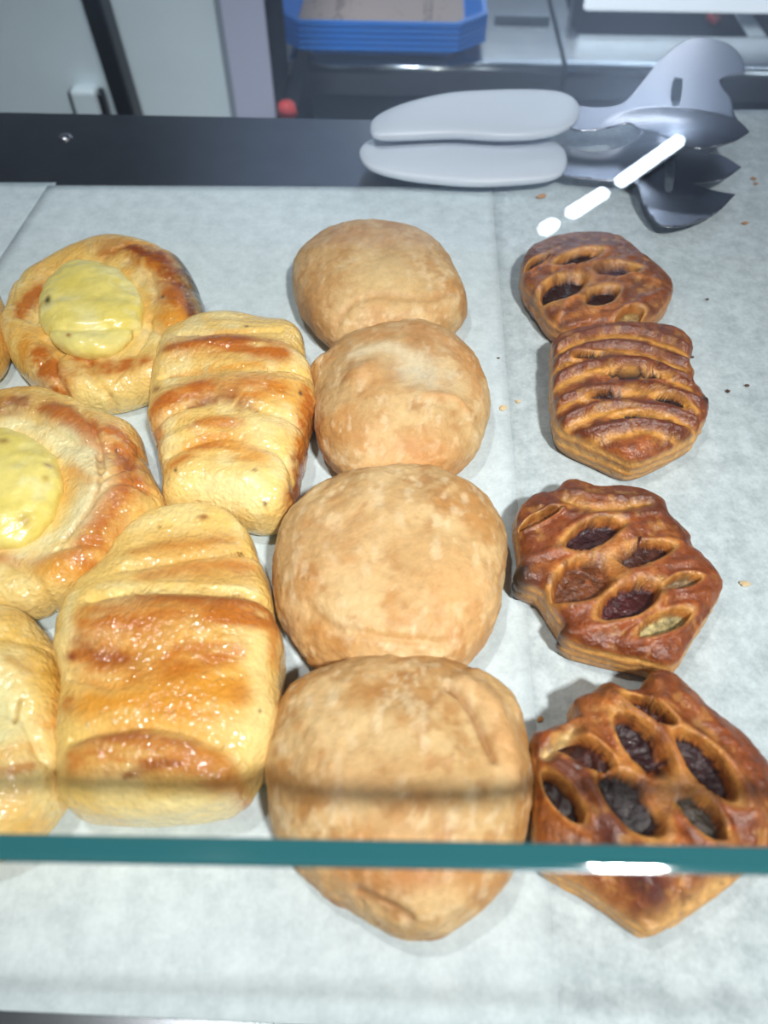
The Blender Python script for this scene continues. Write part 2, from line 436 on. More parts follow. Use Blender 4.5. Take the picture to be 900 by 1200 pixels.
# ------------------------------------------------------------------ plain buns
def bun(outline, center, h, seed, label, extra=None, N=210, flat=0.85, side=0.72):
    d = Dough(outline, center, h, N=N, flat=flat, side=side, under=50, smooth=5, lump=0.0022, seed=seed)
    d.push(0.0006 * fbm(d.P, 0.018, seed + 1, 4) + 0.0004 * fbm(d.P, 0.005, seed + 2, 3))
    # flaky wrinkled skin
    wr = 1 - np.abs(fbm(d.P * np.array([1, 0.6, 1]), 0.022, seed + 8, 4)) * 3
    d.push(0.0005 * np.clip(wr, 0, 1))
    d.base((203, 165, 112))
    d.mottle((190, 134, 72), 0.8, 0.028, -0.15, 0.5, 3)
    d.mottle((224, 192, 140), 0.7, 0.02, 0.0, 0.55, 13)
    d.mottle((172, 118, 62), 0.6, 0.008, 0.1, 0.7, 23)
    d.mottle((238, 216, 176), 0.45, 0.005, 0.15, 0.6, 33, (1, 0.5, 1))
    z = d.P[:, 2]
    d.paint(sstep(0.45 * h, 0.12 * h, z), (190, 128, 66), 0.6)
    if extra: extra(d)
    o = d.build('plain_bun', M_BUN)
    return tag(o, label, 'bun', 'plain buns in a row')

def bun1(d):
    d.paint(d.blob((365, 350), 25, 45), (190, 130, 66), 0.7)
    d.paint(d.blob((440, 290), 90, 22), (176, 134, 84), 0.75)  # shade on the far top, painted into the crust colour
    d.paint(d.blob((450, 340), 60, 28, 8), (226, 196, 140), 0.7)
    g = d.stroke([(395, 395), (430, 380), (490, 378), (520, 368), (535, 350)], 5, z=0.02); d.push(-0.0018 * g); d.paint(g, (188, 140, 84), 0.5)
    d.push(0.0035 * d.blob((532, 360), 16, 16, z=0.018))
def bun2(d):
    g = d.blob((495, 445), 32, 20, 12); d.push(-0.005 * g); d.paint(g, (212, 200, 170), 0.9, 0.6)
    d.paint(d.stroke([(420, 425), (450, 418), (480, 430)], 12), (226, 206, 168), 0.9)
    b = d.blob((428, 448), 20, 12, -20); d.push(0.004 * b); d.paint(b, (206, 150, 88), 0.8)
    b = d.stroke([(500, 475), (530, 470), (545, 480)], 7); d.push(0.0015 * b); d.paint(b, (214, 160, 100), 0.7)
    d.paint(d.blob((500, 530), 60, 22), (200, 140, 76), 0.7)
    d.push(0.005 * d.blob((374, 436), 12, 10, z=0.02))
    d.paint(d.stroke([(420, 400), (480, 392), (540, 415), (560, 460)], 12), (204, 150, 92), 0.6)
def bun3(d):
    d.paint(d.blob((400, 640), 80, 40), (204, 160, 108), 0.5)
    d.paint(d.blob((540, 700), 50, 40), (224, 172, 114), 0.6)
    d.paint(d.blob((380, 740), 50, 12, 30), (196, 140, 76), 0.6)
    d.paint(d.blob((470, 770), 70, 10), (232, 212, 166), 0.8)
    g = d.stroke([(365, 735), (400, 762), (450, 772), (520, 775)], 5, z=0.018); d.push(-0.0015 * g); d.paint(g, (200, 156, 98), 0.5)
def bun4(d):
    f1 = d.stroke([(525, 812), (545, 830), (562, 862), (578, 895)], 6, 1); d.push(-0.0026 * f1); d.paint(f1, (150, 100, 58), 0.75, 0)
    f2 = d.stroke([(545, 805), (572, 828), (590, 870), (598, 910)], 17, 2); d.push(0.0035 * f2); d.paint(f2, (216, 168, 112), 0.7)
    f3 = d.stroke([(556, 798), (590, 815), (602, 840)], 10, 1, z=0.03); d.push(0.002 * f3)
    d.paint(d.blob((400, 920), 80, 30), (196, 146, 88), 0.5)
    d.paint(d.blob((470, 1040), 90, 28, z=0.02), (190, 122, 62), 0.75)
    g = d.stroke([(420, 1062), (455, 1078), (480, 1092)], 5, 1, z=0.012); d.push(-0.0018 * g); d.paint(g, (150, 92, 44), 0.7)
    d.paint(d.blob((510, 1075), 30, 12, z=0.014), (226, 190, 136), 0.8)
bun([(345, 325), (352, 303), (375, 282), (410, 272), (450, 271), (488, 279), (518, 298), (533, 322), (543, 352), (540, 372), (525, 390), (490, 404), (440, 410), (400, 410), (372, 392), (350, 362)],
    (443, 338), 0.046, 11, 'small golden plain bun furthest back, with shade painted on its top and a seam at its front', bun1)
bun([(383, 420), (408, 402), (440, 391), (475, 388), (512, 393), (545, 412), (563, 440), (573, 470), (568, 508), (552, 538), (525, 560), (490, 568), (440, 568), (402, 560), (375, 528), (368, 490), (370, 450)],
    (470, 476), 0.046, 22, 'plain bun with a pale floury dimple and small bump on top', bun2)
bun([(318, 665), (325, 630), (345, 600), (375, 575), (415, 560), (455, 556), (500, 558), (545, 572), (578, 600), (593, 635), (595, 680), (585, 720), (565, 755), (538, 783), (500, 797), (450, 800), (400, 790), (360, 770), (332, 732), (320, 697)],
    (457, 676), 0.048, 35, 'large smooth round plain bun, third from the back of its row', bun3, 240)
bun([(308, 905), (312, 870), (325, 835), (350, 805), (395, 785), (450, 778), (510, 780), (558, 794), (592, 818), (612, 855), (624, 900), (624, 950), (612, 1000), (590, 1040), (558, 1072), (525, 1092), (490, 1099), (455, 1090), (415, 1068), (372, 1042), (335, 1008), (314, 960)],
    (465, 935), 0.052, 44, 'largest plain bun, nearest the front glass, with a folded flap on its right', bun4, 260)

# ------------------------------------------------------------------ glazed rolls
BR, DB, LB, CR, PALE = (186, 102, 18), (134, 62, 12), (220, 148, 44), (236, 198, 112), (244, 224, 160)
def roll_finish(d, label):
    o = d.build('glazed_roll', M_GLAZE)
    return tag(o, label, 'bread roll', 'glazed folded rolls')
d = Dough([(198, 402), (235, 386), (270, 381), (310, 388), (342, 393), (356, 410), (361, 440), (368, 465), (365, 500), (358, 540), (350, 575), (342, 600), (325, 617), (300, 622), (270, 612), (240, 604), (206, 604), (196, 580), (188, 545), (180, 505), (180, 470), (188, 430)],
          (275, 498), 0.040, N=240, flat=0.5, side=0.5, under=40, smooth=3, lump=0.0012, seed=71)
d.fib = np.array([0.3, 1.2, 0.8]); d.prough = 0.8; d.psize = 0.005
stripes = fbm(d.P * np.array([0.25, 1.3, 0.6]), 0.009, 5, 3)
d.push(0.0007 * stripes)
for pts, wd, a in (([(195, 425), (270, 412), (350, 425)], 15, 0.003), ([(185, 480), (260, 460), (360, 462)], 20, 0.003),
                   ([(200, 520), (270, 505), (330, 512)], 9, 0.002), ([(200, 570), (270, 560), (335, 575)], 28, 0.0028)):
    d.push(a * d.stroke(pts, wd, 2))
for pts, wd, a in (([(190, 448), (270, 443), (358, 442)], 5, 0.003), ([(188, 497), (250, 484), (320, 492), (355, 500)], 5, 0.0022),
                   ([(200, 537), (270, 522), (330, 540), (345, 570)], 4, 0.0022), ([(215, 400), (280, 400), (330, 395)], 4, 0.002)):
    d.push(-a * d.stroke(pts, wd, 3))
d.base(CR); d.mottle(PALE, 0.7, 0.015)
d.paint(d.stroke([(205, 418), (260, 414), (330, 425)], 22, 4, 0.2), BR, 1.0); d.paint(d.stroke([(225, 412), (300, 412), (320, 412)], 6, 4, 0.5), DB, 0.6)
d.paint(d.stroke([(200, 448), (270, 440), (310, 440)], 4, 3), LB, 0.8)
d.paint(d.stroke([(190, 483), (245, 466), (330, 468)], 22, 4, 0.3), BR, 1.0); d.paint(d.stroke([(225, 488), (270, 480), (305, 490)], 7, 4, 0.5), DB, 0.75)
d.paint(d.stroke([(330, 470), (360, 480)], 26, 4), LB, 0.45)
d.paint(d.stroke([(225, 513), (250, 508), (285, 508)], 9, 3, 0.4), BR, 0.9)
d.paint(d.stroke([(205, 548), (240, 528), (280, 530), (300, 545)], 19, 6, 0.3), LB, 0.95); d.paint(d.stroke([(210, 550), (232, 536), (260, 530)], 9, 6, 0.4), BR, 0.8)
d.paint(d.blob((268, 580), 48, 22), PALE, 0.95)
d.paint(d.blob((310, 515), 25, 18), PALE, 0.7)
d.paint(d.stroke([(364, 470), (356, 530), (345, 590)], 9, 3, z=0.026), BR, 0.95); d.paint(d.stroke([(350, 535), (345, 560), (338, 592)], 7, 3, z=0.03), DB, 0.7)
d.paint(d.blob((188, 515), 8, 14, z=0.026), BR, 0.8); d.paint(d.blob((184, 470), 6, 6, z=0.026), (130, 60, 25), 0.8, 0)
d.paint(np.clip(sstep(0.15, 0.5, stripes), 0, 1) * d.blob((265, 470), 95, 70), LB, 0.35)
for c in ((301, 562), (311, 590), (287, 503), (353, 468), (208, 558), (290, 391)): d.paint(d.blob(c, 2.0, 2.0, 0, 0), (40, 20, 12), 1.0, 0)
roll_finish(d, 'smaller glazed roll with brown stripes between the cheese danish and the plain buns')

d = Dough([(143, 645), (172, 618), (220, 606), (265, 612), (293, 635), (305, 665), (318, 700), (323, 740), (331, 790), (329, 850), (322, 890), (300, 925), (270, 952), (220, 965), (150, 968), (92, 960), (78, 920), (76, 870), (80, 820), (76, 780), (80, 735), (98, 700), (122, 676)],
          (203, 800), 0.046, N=280, flat=0.45, side=0.5, under=40, smooth=3, lump=0.0012, seed=83)
d.fib = np.array([0.35, 1.1, 0.8]); d.prough = 0.7; d.psize = 0.006
stripes = fbm(d.P * np.array([0.3, 1.2, 0.6]), 0.010, 15, 3); d.push(0.0006 * stripes)
# lower upper fold, step, big middle fold, lower fold
yy = d.stroke([(110, 712), (200, 700), (325, 706)], 6, 1)
d.push(-0.0035 * yy)
d.push(-0.007 * d.blob((222, 645), 110, 52, 0, 2, sharp=4) * d.up)
for pts, wd, a in (([(95, 745), (200, 735), (315, 745)], 34, 0.003), ([(95, 850), (200, 820), (310, 850)], 26, 0.0012), ([(90, 905), (180, 890), (270, 920)], 26, 0.002),
                   ([(150, 655), (220, 640), (295, 650)], 12, 0.0012)):
    d.push(a * d.stroke(pts, wd, 2))
for pts, wd, a in (([(140, 672), (200, 662), (260, 648), (300, 645)], 4, 0.002), ([(90, 872), (190, 862), (260, 880)], 5, 0.0022),
                   ([(85, 800), (140, 812), (160, 808)], 4, 0.0015), ([(270, 935), (272, 915), (290, 890)], 4, 0.0006)):
    d.push(-a * d.stroke(pts, wd, 3))
d.base(CR); d.mottle(PALE, 0.5, 0.02)
d.paint(d.blob((230, 655), 80, 40, 0, 5, sharp=3), (214, 158, 76), 0.7)
d.paint(d.stroke([(158, 648), (210, 640), (270, 632)], 12, 4, 0.4), (196, 124, 40), 0.7)
d.paint(d.stroke([(165, 682), (230, 668), (295, 660)], 12, 4, 0.4), (196, 124, 50), 0.75); d.paint(d.blob((285, 665), 18, 10), BR, 0.5)
d.paint(d.stroke([(120, 695), (200, 698), (300, 695)], 5, 3), PALE, 0.8)
d.paint(d.blob((200, 805), 104, 62, 0, 5, sharp=4), (226, 150, 50), 0.85)
d.paint(d.stroke([(108, 738), (200, 730), (308, 726)], 30, 5, 0.2, sharp=4), BR, 0.95)
d.paint(d.stroke([(88, 700), (84, 730), (92, 760)], 8, 5), PALE, 0.7)
d.paint(d.stroke([(105, 770), (180, 785), (270, 770)], 32, 6, 0.3, sharp=3), BR, 0.85)
d.paint(d.stroke([(130, 712), (220, 712), (305, 708)], 8, 4, 0.3), DB, 0.6)
d.paint(d.stroke([(98, 760), (130, 780), (170, 785)], 11, 5), DB, 0.6)
d.paint(d.stroke([(318, 710), (322, 745), (318, 775)], 7, 3, z=0.036), BR, 0.7)
d.paint(d.stroke([(185, 745), (215, 742), (240, 745)], 6, 3, 0.5), CR, 0.5)
d.paint(d.stroke([(110, 830), (180, 835), (240, 820), (290, 810)], 24, 7, 0.3), LB, 0.85); d.paint(d.blob((285, 825), 14, 14), BR, 0.5); d.paint(d.blob((85, 830), 10, 12), BR, 0.7)
d.paint(d.stroke([(95, 896), (160, 888), (230, 898), (270, 920)], 27, 5, 0.3, sharp=3), BR, 0.8); d.paint(d.stroke([(150, 915), (180, 905), (215, 900)], 6, 4, 0.5), DB, 0.7)
d.paint(d.stroke([(100, 878), (170, 872), (230, 882)], 6, 3), (150, 84, 50), 0.6)
d.paint(d.stroke([(150, 956), (210, 950), (270, 942)], 10, 4, z=0.03), PALE, 0.8)
d.paint(d.stroke([(300, 790), (312, 850), (300, 910)], 13, 4, z=0.035), (240, 212, 140), 0.8)
d.paint(d.blob((90, 778), 6, 5, z=0.036), (130, 50, 20), 0.9, 0); d.paint(d.blob((241, 614), 6, 3, z=0.03), (150, 80, 30), 0.9, 0)
for c in ((187, 617), (110, 860), (306, 838)): d.paint(d.blob(c, 1.8, 1.8, 0, 0), (40, 20, 12), 1.0, 0)
roll_finish(d, 'large glossy glazed roll with a broad brown top, in front of the smaller striped roll')

# ------------------------------------------------------------------ custard danishes
def danish(outline, center, h, custard, crad, seed, label, paints, N=220, grooves=(), extra=None, rot=0, twist=5):
    d = Dough(outline, center, h, N=N, flat=0.75, side=0.62, under=42, smooth=4, lump=0.0012, seed=seed)
    well = d.blob(custard, crad[0] * 1.3, crad[1] * 1.3, rot, 2, sharp=4)
    d.push(-0.014 * well, True)
    C = d.xy([custard])[0]; q = d.P[:, :2] - C
    th = np.arctan2(q[:, 1], q[:, 0]); rr = np.linalg.norm(q, axis=1) / (d.Rr.mean())
    ring = np.exp(-((rr - 1.0) / 0.35) ** 2); d.push(0.003 * ring * d.up * (1 - well), True)
    phs = twist * (th + 1.1 * rr) / 2 + 0.8 * fbm(d.P, 0.03, seed, 2)
    tw = np.abs(np.sin(phs)) ** 0.6                     # rope strands with narrow valleys between them
    d.prough = 0.7; d.psize = 0.006
    d.push(0.0036 * (tw - 0.8) * d.up * (1 - well))
    fine = fbm(np.stack([th * 0.03 + rr * 0.045, rr * 0.008, q[:, 0] * 0], 1), 0.003, seed + 4, 3)
    d.push(0.0004 * fine)
    tw = (tw - 0.8) * 4
    for pts, wd, a in grooves: d.push(a * d.stroke(pts, wd, 2))
    d.base(CR); d.mottle(PALE, 0.6, 0.02); d.paint(sstep(0.1, 0.7, tw), LB, 0.35)
    for pts, wd, rgb, k in paints: d.paint(d.stroke(pts, wd * 1.3, 5, 0.15), rgb, min(1, k * 1.2))
    d.paint(sstep(0.2, 0.8, fine) * (1 - well), LB, 0.25)
    if extra: extra(d)
    root = empty('custard_danish', (float(d.c[0]), float(d.c[1]), 0))
    d.build('crust', M_GLAZE, root)
    # custard blob sitting in the well
    n = 20
    out = [(custard[0] + crad[0] * math.cos(a) * math.cos(R(rot)) - crad[1] * math.sin(a) * math.sin(R(rot)),
            custard[1] + crad[0] * math.cos(a) * math.sin(R(rot)) + crad[1] * math.sin(a) * math.cos(R(rot))) for a in np.linspace(0, 2 * math.pi, n, endpoint=False)]
    z0 = h - 0.019
    c = Dough(out, custard, 0.019, zeq=0.009, N=110, flat=0.8, side=0.6, under=40, smooth=8, lump=0.0022, seed=seed + 1, z0=z0)
    c.push(0.0010 * fbm(c.P, 0.012, seed + 3, 4))
    if seed == 101: c.push(-0.003 * c.stroke([(50, 386), (100, 388), (160, 380)], 5, 2)); c.push(0.001 * c.blob((110, 402), 50, 10))
    c.base((240, 222, 124)); c.mottle((230, 208, 96), 0.6, 0.015); c.mottle((242, 234, 172), 0.6, 0.02, 0, .6, 44)
    for p, rx, ry, rgb, k in extra_custard.get(seed, ()): c.paint(c.blob(p, rx, ry, 0, 1), rgb, k, 0)
    c.build('custard_filling', M_CUSTARD, root)
    return tag(root, label, 'danish pastry', 'round custard danishes')
extra_custard = {101: (((58, 355), 4, 6, (60, 50, 20), 1), ((105, 395), 50, 9, (226, 216, 150), .6), ((82, 396), 3, 2, (150, 90, 30), 1)),
                 102: (((58, 548), 5, 3, (140, 90, 20), .8), ((30, 612), 7, 7, (176, 130, 30), .7), ((6, 520), 6, 4, (150, 100, 30), .8), ((55, 565), 4, 4, (190, 150, 40), .7))}
def c1x(d):
    d.paint(d.stroke([(216, 322), (236, 352), (246, 386)], 14, 3, z=0.016), (40, 18, 10), 1.0, 0.2)
    d.paint(d.stroke([(215, 330), (225, 362), (226, 388)], 6, 3, z=0.024), (90, 40, 16), 0.8)
    for c in ((192, 352), (215, 395)): d.paint(d.blob(c, 2, 2, 0, 0), (70, 40, 20), 0.9, 0)
danish([(10, 370), (22, 340), (58, 313), (88, 298), (125, 287), (160, 290), (200, 305), (224, 330), (244, 372), (240, 395), (212, 425), (195, 455), (150, 470), (110, 478), (70, 471), (36, 450), (14, 422), (4, 395)],
       (125, 385), 0.040, (106, 362), (62, 55), 101, 'round custard danish with a dark burnt right side, furthest back on the left',
       [([(130, 292), (165, 300), (195, 322), (205, 345)], 17, BR, 1.0), ([(150, 296), (190, 312), (212, 340)], 8, DB, 0.8), ([(200, 350), (220, 375)], 14, BR, 0.9), ([(195, 375), (225, 380)], 12, LB, 0.8),
        ([(22, 365), (40, 342), (60, 330)], 9, BR, 0.8), ([(45, 408), (55, 425), (68, 440)], 13, BR, 0.95), ([(90, 412), (125, 424), (165, 420)], 10, BR, 0.9),
        ([(30, 395), (28, 410)], 7, LB, 0.7), ([(110, 290), (140, 290)], 8, (196, 150, 84), 0.7), ([(90, 455), (150, 452), (190, 440)], 14, (238, 216, 140), 0.8)],
       N=280, grooves=[([(72, 402), (62, 425), (76, 458)], 4, -0.0022), ([(100, 415), (112, 440), (150, 464)], 4, -0.0022), ([(170, 378), (200, 392), (236, 392)], 4, -0.002), ([(150, 308), (176, 325), (184, 352)], 4, -0.0022), ([(62, 318), (46, 345), (38, 372)], 4, -0.002), ([(50, 392), (68, 400)], 5, -0.002), ([(155, 410), (168, 392), (176, 370)], 4, -0.0025), ([(70, 430), (62, 410)], 6, 0.001)], extra=c1x, rot=12)
def c2x(d):
    w = d.stroke([(70, 520), (105, 545), (112, 580), (80, 620), (30, 640)], 20, 3); d.paint(w, (240, 228, 176), 0.9)
    d.paint(d.stroke([(-20, 500), (30, 498), (70, 518)], 12, 3), (240, 226, 168), 0.9)
    g = d.stroke([(118, 540), (122, 570), (110, 600), (75, 635)], 3.5, 2); d.push(-0.002 * g); d.paint(g, (170, 120, 50), 0.6)
    d.paint(d.stroke([(85, 555), (110, 572)], 8, 3), LB, 0.6)
    for c in ((138, 532), (186, 617)): d.paint(d.blob(c, 2, 2, 0, 0), (60, 30, 12), 0.9, 0)
danish([(-112, 600), (-98, 535), (-50, 487), (0, 473), (50, 467), (90, 479), (135, 500), (166, 516), (178, 560), (196, 606), (165, 640), (140, 672), (95, 705), (40, 723), (0, 722), (-50, 705), (-98, 665)],
       (38, 600), 0.042, (6, 572), (66, 70), 102, 'large custard danish with shiny brown swirl, cut off by the left edge of the photo',
       [([(-20, 486), (40, 478), (80, 492), (110, 520)], 14, DB, 0.7), ([(60, 484), (105, 510), (118, 545)], 14, BR, 0.85), ([(135, 515), (150, 535), (148, 560)], 18, BR, 0.8),
        ([(160, 570), (135, 590), (110, 620)], 16, BR, 0.9), ([(110, 600), (125, 620), (100, 640)], 14, BR, 0.7), ([(150, 540), (165, 548)], 8, DB, 0.5),
        ([(0, 652), (60, 655), (110, 660)], 9, BR, 0.65), ([(40, 665), (100, 672)], 10, LB, 0.6), ([(-40, 690), (30, 700), (90, 690)], 14, (226, 200, 130), 0.8)],
       N=260, grooves=[([(98, 484), (116, 515), (120, 560)], 4.5, -0.0026), ([(162, 522), (150, 550), (124, 572)], 4, -0.002), ([(150, 640), (110, 640), (66, 645)], 4, -0.002), ([(62, 722), (44, 685), (10, 655)], 5, -0.002), ([(10, 486), (50, 500), (95, 530)], 4, -0.002), ([(180, 570), (140, 575), (120, 590)], 4, -0.0015), ([(130, 512), (160, 540)], 10, 0.001)], extra=c2x, rot=20)
danish([(12, 400), (10, 375), (-5, 345), (-40, 322), (-80, 318), (-120, 340), (-140, 385), (-132, 425), (-100, 455), (-55, 462), (-15, 452), (6, 430)],
       (-62, 390), 0.034, (-70, 375), (38, 30), 103, 'sliver of pale custard danish poking in at the left edge, furthest back', [([(0, 360), (8, 400)], 7, LB, 0.5)], N=120)
def c4x(d):
    d.paint(d.blob((-5, 830), 40, 70), (238, 230, 172), 0.9); d.paint(d.stroke([(10, 745), (50, 770), (70, 800)], 22, 4), (222, 176, 80), 0.8)
    g = d.stroke([(28, 825), (22, 850)], 2.5, 1); d.push(-0.0015 * g); d.paint(g, (160, 120, 50), 0.7)
    d.paint(d.blob((60, 845), 16, 14), LB, 0.7); d.paint(d.stroke([(-10, 915), (20, 908), (38, 902)], 7, 3), BR, 0.7); d.paint(d.stroke([(-10, 900), (40, 880)], 10, 3), LB, 0.5)
    d.paint(d.stroke([(18, 782), (40, 790), (70, 785)], 5, 3), (180, 130, 40), 0.6)
danish([(0, 716), (32, 724), (60, 748), (78, 780), (84, 830), (86, 880), (82, 930), (60, 972), (20, 1000), (-30, 1018), (-100, 1015), (-170, 985), (-215, 920), (-220, 850), (-200, 780), (-150, 730), (-75, 712)],
       (-70, 865), 0.044, (-95, 850), (65, 65), 104, 'pale glossy custard danish at the lower left edge beside the large glazed roll',
       [], N=240, grooves=[([(-20, 770), (30, 800), (60, 860), (50, 920)], 12, 0.0012)], extra=c4x, twist=7)

# ------------------------------------------------------------------ lattice pastries
D1, D2, D3, LGT = (156, 78, 28), (84, 36, 14), (198, 120, 46), (222, 166, 86)
def lattice(outline, center, h, holes, strokes, paints, seed, label, N=240, base=D1, burnt=(), depth=0.006, jam=(40, 15, 14), side_c=(214, 164, 92)):
    d = Dough(outline, center, h, zeq=0.4 * h, N=N, flat=0.4, side=0.42, under=30, smooth=2.0, lump=0.0007, seed=seed)
    z = d.P[:, 2].copy()
    d.base(base); d.mottle(D3, 0.6, 0.014); d.mottle(D2, 0.5, 0.010, 0.05, 0.6, 9)
    hm = np.full(len(z), 9.0); d.hid = np.zeros(len(z), int); hj = np.zeros((len(z), 3)) + lin(jam)
    for p0, p1, hw, *c in holes:
        hw = hw * 1.25
        g = d.leaf(p0, p1, hw); m = g < hm; hm[m] = g[m]; d.hid[m] = d.hid.max() + 1
        hj[g < 1.6] = lin(c[0] if c else jam)
    crk = fbm(d.P, 0.006, seed + 40, 3); d.push(0.0006 * crk)
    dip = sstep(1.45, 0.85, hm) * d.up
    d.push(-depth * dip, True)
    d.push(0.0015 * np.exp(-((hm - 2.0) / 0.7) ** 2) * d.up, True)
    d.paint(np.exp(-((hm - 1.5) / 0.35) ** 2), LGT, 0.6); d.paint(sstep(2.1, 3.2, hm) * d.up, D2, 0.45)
    for pts, wd, a, rgb, k in strokes:
        f = d.stroke(pts, wd, 2, 0.2); d.push(a * f * d.up, True)
        if rgb is not None: d.paint(f, rgb, k)
    for pts, wd, rgb, k in paints: d.paint(d.stroke(pts, wd, 3, 0.2), rgb, k)
    d.paint(sstep(0.15, 0.6, crk) * d.up, (96, 44, 22), 0.5, 0); d.paint(sstep(0.2, 0.7, -crk) * d.up, LGT, 0.3, 0)
    # flaky layered side
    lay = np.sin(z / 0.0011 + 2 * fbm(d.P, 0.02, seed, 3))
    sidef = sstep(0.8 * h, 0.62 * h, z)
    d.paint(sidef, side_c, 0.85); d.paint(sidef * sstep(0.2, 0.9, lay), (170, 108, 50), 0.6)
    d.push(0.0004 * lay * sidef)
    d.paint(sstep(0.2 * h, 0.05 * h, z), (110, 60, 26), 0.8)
    for c, rx, ry in burnt:
        f = d.blob(c, rx, ry, z=0.008); d.push(0.003 * f); d.paint(f, (32, 18, 14), 1.0, 0.2)
    inside = (hm < 1.0) & (d.up > 0.8)
    d.fmask = inside.astype(float)
    jc = hj * (1 + 0.5 * fbm(d.P, 0.004, seed + 6, 3))[:, None]; d.col = np.where((hm < 1.05)[:, None] & inside[:, None], np.clip(jc, 0, 1), d.col)
    d.push(0.0006 * np.where(inside, fbm(d.P, 0.004, seed + 66, 3), 0))
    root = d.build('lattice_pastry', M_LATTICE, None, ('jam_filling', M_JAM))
    return tag(root, label, 'pastry', 'jam lattice pastries in a row')

lattice([(610, 320), (620, 300), (650, 287), (690, 283), (725, 288), (745, 305), (765, 320), (785, 342), (778, 365), (760, 385), (735, 393), (700, 396), (660, 398), (640, 385), (625, 362), (612, 345)],
        (697, 342), 0.026,
        [((654, 316), (698, 301), 9), ((698, 324), (744, 322), 9, (64, 40, 50)), ((638, 355), (680, 333), 13), ((690, 362), (718, 345), 10), ((722, 380), (752, 368), 7, (150, 120, 70)), ((618, 318), (640, 305), 5)],
        [([(615, 325), (650, 320), (690, 318), (740, 308)], 5, 0.0012, D1, 0.4), ([(625, 345), (665, 322), (700, 312)], 4, 0.001, None, 0), ([(650, 375), (700, 330), (770, 335)], 5, 0.0015, D3, 0.5),
         ([(660, 385), (720, 372), (780, 345)], 6, 0.0015, D1, 0.5)],
        [([(620, 300), (690, 286), (740, 300)], 9, (84, 42, 28), 0.7), ([(640, 378), (690, 372), (720, 380)], 5, D3, 0.5)],
        201, 'small dark brown jam lattice pastry furthest back, near the tongs', base=(150, 88, 48), burnt=[((620, 365), 6, 5)], side_c=(196, 140, 80), N=340)
RID = [[(651, 410), (700, 394), (752, 396), (802, 414)], [(648, 430), (690, 415), (738, 413), (800, 432)], [(648, 449), (693, 437), (748, 432), (806, 454)],
       [(654, 474), (700, 463), (755, 461), (816, 477)], [(656, 498), (707, 483), (762, 486), (820, 500)], [(656, 516), (693, 510), (738, 506), (808, 510)]]
lattice([(648, 408), (690, 393), (740, 389), (785, 393), (804, 407), (808, 425), (803, 436), (810, 448), (808, 460), (821, 478), (823, 500), (812, 512), (811, 522), (775, 543), (738, 556), (700, 541), (655, 518), (646, 492), (644, 460), (645, 430)],
        (731, 470), 0.028,
        [((672, 426), (708, 425), 4), ((708, 447), (775, 449), 5), ((690, 472), (730, 470), 5), ((765, 474), (802, 482), 6), ((722, 497), (772, 498), 6)],
        [(r, 6.5, 0.0045, (104, 42, 14), 0.95) for r in RID] + [([(720, 532), (741, 528), (758, 524)], 13, 0.002, (176, 96, 44), 0.8)],
        [([(a + 0.5, b - 5) for a, b in r], 3, (84, 34, 14), 0.6) for r in RID] + [([(a, b + 9) for a, b in r], 4.5, (232, 168, 80), 0.8) for r in RID],
        202, 'pastry with close-set raised strips running across, second from the back of the lattice row', N=400, base=D1, depth=0.003, burnt=[((817, 492), 5, 5)])
lattice([(601, 625), (606, 605), (623, 590), (645, 586), (665, 572), (697, 581), (722, 580), (747, 584), (773, 597), (779, 614), (802, 636), (806, 652), (818, 662), (841, 693), (829, 724), (808, 758), (786, 791), (747, 785), (700, 775), (662, 763), (655, 745), (644, 728), (628, 702), (606, 690), (606, 664)],
        (716, 682), 0.028,
        [((662, 646), (722, 622), 13, (60, 36, 40)), ((652, 703), (712, 668), 18, (110, 62, 34)), ((724, 662), (780, 648), 10, (70, 36, 28)), ((705, 726), (765, 694), 14, (66, 28, 30)),
         ((780, 694), (816, 684), 6, (140, 116, 84)), ((750, 748), (803, 722), 8, (176, 160, 110)), ((612, 620), (650, 604), 5, (150, 96, 50))],
        [([(606, 660), (650, 652), (700, 640), (770, 620)], 8, 0.002, (150, 84, 46), 0.4), ([(640, 715), (700, 712), (740, 680), (810, 665)], 7, 0.002, D1, 0.4), ([(660, 745), (720, 738), (770, 710), (830, 700)], 8, 0.002, D1, 0.4),
         ([(660, 590), (700, 602), (760, 594)], 6, -0.002, LGT, 0.6), ([(662, 580), (710, 588), (760, 588)], 6, 0.0018, D2, 0.5), ([(630, 597), (690, 612), (770, 606)], 5, 0.0018, D2, 0.5)],
        [([(605, 640), (640, 600), (680, 580), (760, 590), (800, 635)], 9, D2, 0.5), ([(740, 755), (775, 760), (800, 745)], 8, D1, 0.6), ([(620, 690), (640, 720)], 8, (96, 44, 24), 0.6), ([(660, 755), (690, 762)], 6, (96, 44, 24), 0.7)],
        203, 'lattice pastry with brown and purple jam windows and a charred left corner', N=360, burnt=[((606, 690), 13, 14), ((656, 756), 6, 6)])
